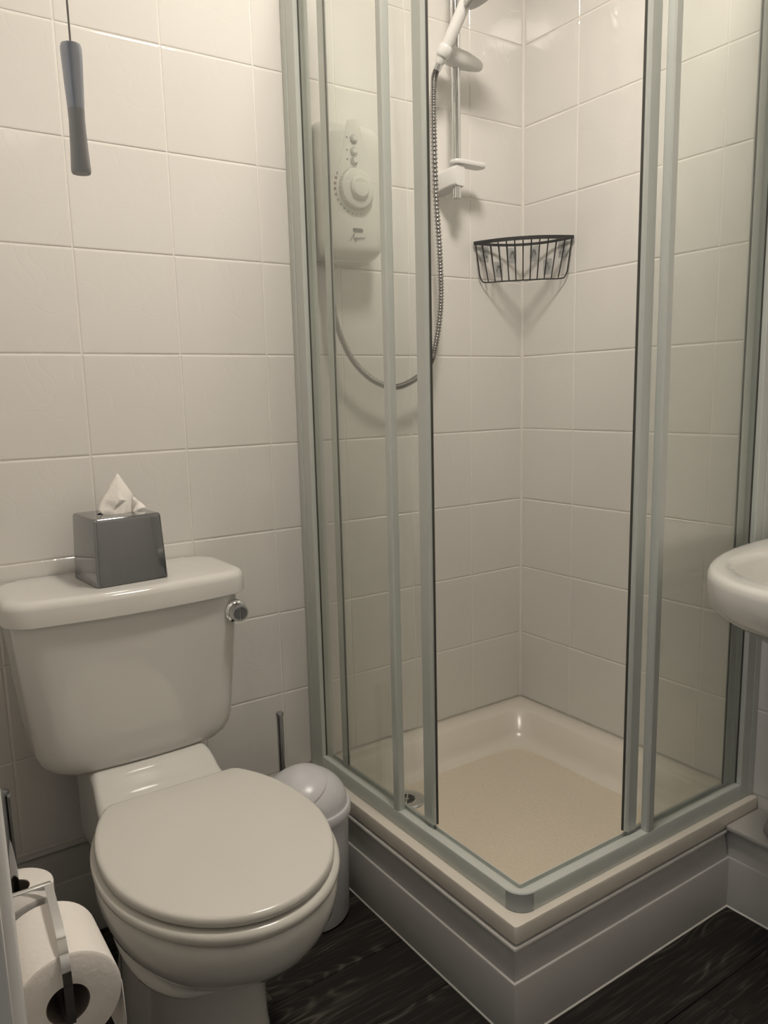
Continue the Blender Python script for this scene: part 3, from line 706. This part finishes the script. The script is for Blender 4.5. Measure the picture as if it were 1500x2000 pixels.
# ------------------------------------------------------------------ toilet brush behind the bin
tbx, tby = -0.843, -0.082
bru = thing('toilet_brush', (tbx, tby, 0), 'toilet brush with slim chrome handle standing in the corner behind the white bin', 'toilet brush')
G().lathe([(0.044, 0), (0.046, 0.004), (0.046, 0.11), (0.043, 0.112), (0.043, 0.012), (0.0, 0.012)], (tbx, tby, 0), n=32, cap0=True, cap1=False).build('holder', 'steel', bru)
G().lathe([(0.0078, 0.06), (0.0078, 0.398), (0.0090, 0.400), (0.0090, 0.406), (0.0078, 0.408)], (tbx, tby, 0), n=20).build('handle', 'steel', bru)
G().lathe([(0.012, 0.014), (0.034, 0.022), (0.036, 0.06), (0.030, 0.085), (0.010, 0.09)], (tbx, tby, 0), n=24).build('bristle_head', 'binplastic', bru)

# ------------------------------------------------------------------ bin
bx_, by_ = -0.866, -0.236
bn = thing('swing_bin', (bx_, by_, 0), 'small white plastic bin with domed swing lid between toilet and shower', 'bin')
G().lathe([(0.074, 0.0), (0.082, 0.003), (0.086, 0.010), (0.0905, 0.236), (0.0905, 0.240)], (bx_, by_, 0), n=48).build('body', 'binplastic', bn)
G().lathe([(0.0895, 0.2395), (0.0955, 0.2405), (0.0965, 0.244), (0.0965, 0.258), (0.0945, 0.2615), (0.089, 0.262)], (bx_, by_, 0), n=48).build('collar', 'binplastic', bn)
dome = [(0.0905, 0.2575)] + [(0.0895 * math.cos(a), 0.262 + 0.074 * math.sin(a)) for a in [PI / 2 * k / 12 for k in range(13)]]
dm = G().lathe(dome, (bx_, by_, 0), n=48).build('dome_lid', 'binplastic', bn)
# swing flap : curved plate lying on the dome
ca = Vector((-0.42, -0.10, 0.90)).normalized(); ux = ca.cross(Vector((0, 1, 0))).normalized(); uy = ca.cross(ux)
def dp(ang, az, e):
    d = ca * math.cos(ang) + (ux * math.cos(az) + uy * math.sin(az)) * math.sin(ang)
    if d.z < 0.02: d.z = 0.02
    d.normalize()
    k = 1 / math.sqrt((d.x ** 2 + d.y ** 2) / 0.0895 ** 2 + d.z ** 2 / 0.074 ** 2)
    return Vector((bx_, by_, 0.262)) + d * (k + e)
rings = []
for ang, e in ((0.95, -0.001), (0.95, 0.0022), (0.93, 0.003), (0.7, 0.003), (0.45, 0.003), (0.2, 0.003), (0.02, 0.003)):
    rings.append([dp(ang, 2 * PI * k / 40, e) for k in range(40)])
G().loft(rings, False, True).build('swing_flap', 'binplastic', dm, 40)

# ------------------------------------------------------------------ spare toilet rolls on a chrome pole stand
sx, sy = -1.467, -0.462
st = thing('toilet_roll_stand', (sx, sy, 0), 'chrome pole stand for spare toilet rolls beside the toilet', 'roll stand')
G().lathe([(0.047, 0), (0.049, 0.002), (0.049, 0.010), (0.045, 0.013), (0.0, 0.014)], (sx, sy, 0), n=40).build('base', 'chrome', st)
G().lathe([(0.0058, 0.012), (0.0058, 0.568), (0.0072, 0.570), (0.0072, 0.576), (0.0060, 0.579), (0.0, 0.580)], (sx, sy, 0), n=18).build('pole', 'dchrome', st)
def roll_mesh(R, ri, L, origin, axis, parent, seed=0):
    n = 48
    prof = [(ri, 0), (R - 0.003, 0), (R, 0.0025), (R, L - 0.0025), (R - 0.003, L), (ri, L)]
    G().lathe(prof, origin, axis, n, False, False).build('paper', 'paper', parent, 40)
    G().lathe([(ri + 0.0006, 0.001), (ri + 0.0006, L - 0.001), (ri - 0.0008, L - 0.001), (ri - 0.0008, 0.001), (ri + 0.0006, 0.001)], origin, axis, 32, False, False).build('core', 'card', parent, 30)
spare = ['spare toilet roll lying on top of the stack on the pole', 'second spare toilet roll down, under the topmost one on the pole', 'third spare toilet roll down the pole, one above the lowest', 'lowest spare toilet roll, resting on the base of the pole stand']
for k in range(4):
    e = thing('toilet_roll', (sx, sy, 0.0145 + 0.1032 * (3 - k)), spare[k], 'toilet roll', 'spare toilet rolls on the pole')
    roll_mesh(0.0515, 0.0195, 0.1025, (sx, sy, 0.0145 + 0.1032 * (3 - k)), (0, 0, 1), e)
# wall-mounted holder with the roll in use
rx, rz, ry0 = -1.475, 0.518, -0.756
hl = thing('toilet_roll_holder', (XL, -0.745, 0.575), 'chrome wall toilet roll holder with a flat arm curving over the roll', 'roll holder')
G().box((XL + 0.0005, -0.752, 0.560), (-1.462, -0.744, 0.5900), 0.0015).build('back_plate', 'chrome', hl)
ap = spline([(-1.4655, -0.748, 0.588), (-1.468, -0.78, 0.5885), (-1.471, -0.82, 0.587), (-1.4735, -0.850, 0.582), (-1.475, -0.866, 0.570), (-1.475, -0.8685, 0.550), (-1.475, -0.8685, 0.520), (-1.475, -0.8685, 0.502)], 40)
rings = []
for i, p_ in enumerate(ap):
    d = (ap[min(i + 1, 39)] - ap[max(i - 1, 0)]).normalized(); s_ = Vector((1, 0, 0)); s_ = (s_ - d * s_.dot(d)).normalized(); n_ = d.cross(s_)
    rings.append([p_ + s_ * a + n_ * b for a, b in ((0.0044, 0.0012), (-0.0044, 0.0012), (-0.0044, -0.0012), (0.0044, -0.0012))])
G().loft(rings).build('arm', 'chrome', hl, 30)
G().lathe([(0.006, 0), (0.006, 0.095), (0.005, 0.097)], (-1.475, -0.867, 0.5060), (0, 1, 0), 16).build('spindle', 'chrome', hl)
e = thing('toilet_roll', (rx, -0.806, rz - 0.054), 'large white toilet roll in use, hanging on the wall holder nearest the camera', 'toilet roll')
roll_mesh(0.0545, 0.0215, 0.104, (rx, ry0 - 0.104, rz), (0, 1, 0), e)
G().add([Vector((rx + 0.0548, ry0 - 0.103, rz)), Vector((rx + 0.0548, ry0 - 0.001, rz)), Vector((rx + 0.0560, ry0 - 0.001, rz - 0.045)), Vector((rx + 0.0560, ry0 - 0.103, rz - 0.045)), Vector((rx + 0.0535, ry0 - 0.001, rz - 0.085)), Vector((rx + 0.0535, ry0 - 0.103, rz - 0.085))],
        [(0, 1, 2, 3), (3, 2, 4, 5)]).build('loose_sheet', 'paper', e, 60).modifiers.new('thickness', 'SOLIDIFY').thickness = 0.0006

# ------------------------------------------------------------------ pull cord
pc = (-1.4215, -0.9705)
cordt = thing('pull_cord', (pc[0], pc[1], 1.299), 'light pull cord with a slim grey and chrome handle hanging from the ceiling', 'pull cord')
G().lathe([(0.0008, 1.385), (0.0008, ZC - 0.026)], (pc[0], pc[1], 0), n=8).build('cord', 'cord', cordt)
G().lathe([(0.0025, 1.3925), (0.0072, 1.3915), (0.0079, 1.389), (0.0078, 1.383), (0.0070, 1.362), (0.0062, 1.346)][::-1], (pc[0], pc[1], 0), n=28).build('upper_grip', 'pullsteel', cordt, 40)
G().lathe([(0.0062, 1.346), (0.0060, 1.338), (0.0066, 1.318), (0.0074, 1.303), (0.0073, 1.3005), (0.0068, 1.2995)][::-1], (pc[0], pc[1], 0), n=28).build('lower_grip', 'pullgrey', cordt, 40)
G().lathe([(0.030, ZC - 0.0005), (0.030, ZC - 0.018), (0.022, ZC - 0.027), (0.004, ZC - 0.028)], (pc[0], pc[1], 0), n=28).build('ceiling_switch', 'wplastic', cordt, 40)

# ------------------------------------------------------------------ wash basin and pipe
bsn = thing('wash_basin', (0, -1.04, 0.62), 'white ceramic wash basin on the right wall beside the shower', 'basin')
BYC = -1.037
def dsh(e, z, dep=0.478, hy=0.277, p=2.35, n=40):
    o = []
    for k in range(n + 1):
        a = PI * k / n; c, s = math.cos(a), math.sin(a)
        o.append(Vector((-0.0008 - (dep - e) * abs(s) ** (2 / p), BYC + (hy - e) * math.copysign(abs(c) ** (2 / p), c), z)))
    return o
def bwl(e, z, n=40, cx=-0.245, dep=0.170, hy=0.208, p=2.1):
    o = []
    for k in range(n + 1):
        a = 2 * PI * k / (n + 1); c, s = math.cos(a), math.sin(a)
        o.append(Vector((cx - (dep - e) * math.copysign(abs(s) ** (2 / p), s), BYC + (hy - e) * math.copysign(abs(c) ** (2 / p), c), z)))
    return o
g = G()
g.loft([dsh(0.20, 0.632), dsh(0.165, 0.648), dsh(0.120, 0.678), dsh(0.075, 0.707), dsh(0.042, 0.727), dsh(0.022, 0.7385), dsh(0.013, 0.744), dsh(0.0065, 0.752), dsh(0.0025, 0.765), dsh(0.0005, 0.780), dsh(0.0, 0.797), dsh(0.0015, 0.806), dsh(0.006, 0.812), dsh(0.014, 0.814), dsh(0.028, 0.813)], True, False)
# deck : bridge between outer rim and bowl edge
a_ = dsh(0.028, 0.813); b_ = bwl(0.0, 0.811)
b2 = []
import bisect
for v in a_:
    d = math.atan2(v.y - BYC, -(v.x + 0.245)); b2.append(d)
def bowl_at(d, e, z, cx=-0.245, dep=0.170, hy=0.208, p=2.1):
    c, s = math.cos(d), math.sin(d); k = (abs(c / (dep - e)) ** p + abs(s / (hy - e)) ** p) ** (-1 / p)
    return Vector((cx - c * k, BYC + s * k, z))
full = a_ + [Vector((-0.0008, BYC - 0.249 + (k + 1) / 12 * 0.498, 0.813)) for k in range(11)]
ang = [math.atan2(v.y - BYC, -(v.x + 0.245)) for v in full]
g.loft([full] + [[bowl_at(d, e, z) for d in ang] for e, z in ((-0.004, 0.8125), (0.004, 0.809), (0.010, 0.800), (0.022, 0.770), (0.045, 0.730), (0.085, 0.700), (0.125, 0.689), (0.15, 0.687))], False, True)
g.build('bowl', 'ceramic', bsn, 50)
G().lathe([(0.022, 0.0), (0.021, 0.002), (0.012, 0.003), (0.0, 0.002)], (-0.245, BYC, 0.6872), n=28, cap0=False).build('waste', 'chrome', bsn)
px_ = (-0.095, -0.836, 0.2125)
wp = thing('waste_pipe', (px_[0], px_[1], 0.19), 'grey waste pipe lying on the boxed ledge below the basin', 'pipe')
G().tube([Vector(px_) + Vector((0, -0.001 * 0, 0)), Vector(px_) + Vector((0, -0.002, 0)), Vector((px_[0], -1.0, 0.2125)), Vector((px_[0], BYC, 0.2125))], 0.0215, 20).build('pipe_run', 'pipe', wp, 40)
G().lathe([(0.004, -0.012), (0.017, -0.008), (0.0225, 0.002), (0.0225, 0.03), (0.0215, 0.031)], px_, (0, -1, 0), 24).build('end_cap', 'pipe', wp, 40)
G().tube([Vector((px_[0], BYC, 0.2125)), Vector((px_[0] - 0.02, BYC, 0.26)), Vector((-0.20, BYC, 0.45)), Vector((-0.245, BYC, 0.50)), Vector((-0.245, BYC, 0.6305))], 0.0195, 16).build('down_pipe', 'pipe', wp, 40)

# ------------------------------------------------------------------ ceiling lamp (out of frame) and hall daylight
cl = thing('ceiling_light', (LAMP_POS[0], LAMP_POS[1], ZC), 'round flush ceiling light above the front corner of the shower', 'ceiling light')
LR = 0.15
G().lathe([(LR, ZC - 0.0005), (LR, ZC - 0.022), (LR - 0.006, ZC - 0.026), (LR - 0.010, ZC - 0.026), (LR - 0.012, ZC - 0.020)], (LAMP_POS[0], LAMP_POS[1], 0), n=48, cap1=False).build('rim', 'wplastic', cl)
G().lathe([(LR - 0.0115, ZC - 0.018), (LR - 0.0115, ZC - 0.023)], (LAMP_POS[0], LAMP_POS[1], 0), n=48).build('diffuser', 'lampglass', cl, 30)
hlg = bpy.data.lights.new('hall_light', 'AREA'); hlg.energy = HALL_W; hlg.color = HALL_COL; hlg.size = 0.9
ho = bpy.data.objects.new('hall_light', hlg); link(ho); ho.location = (-2.70, -1.7, 1.5); ho.rotation_euler = (0, math.radians(-90), 0)
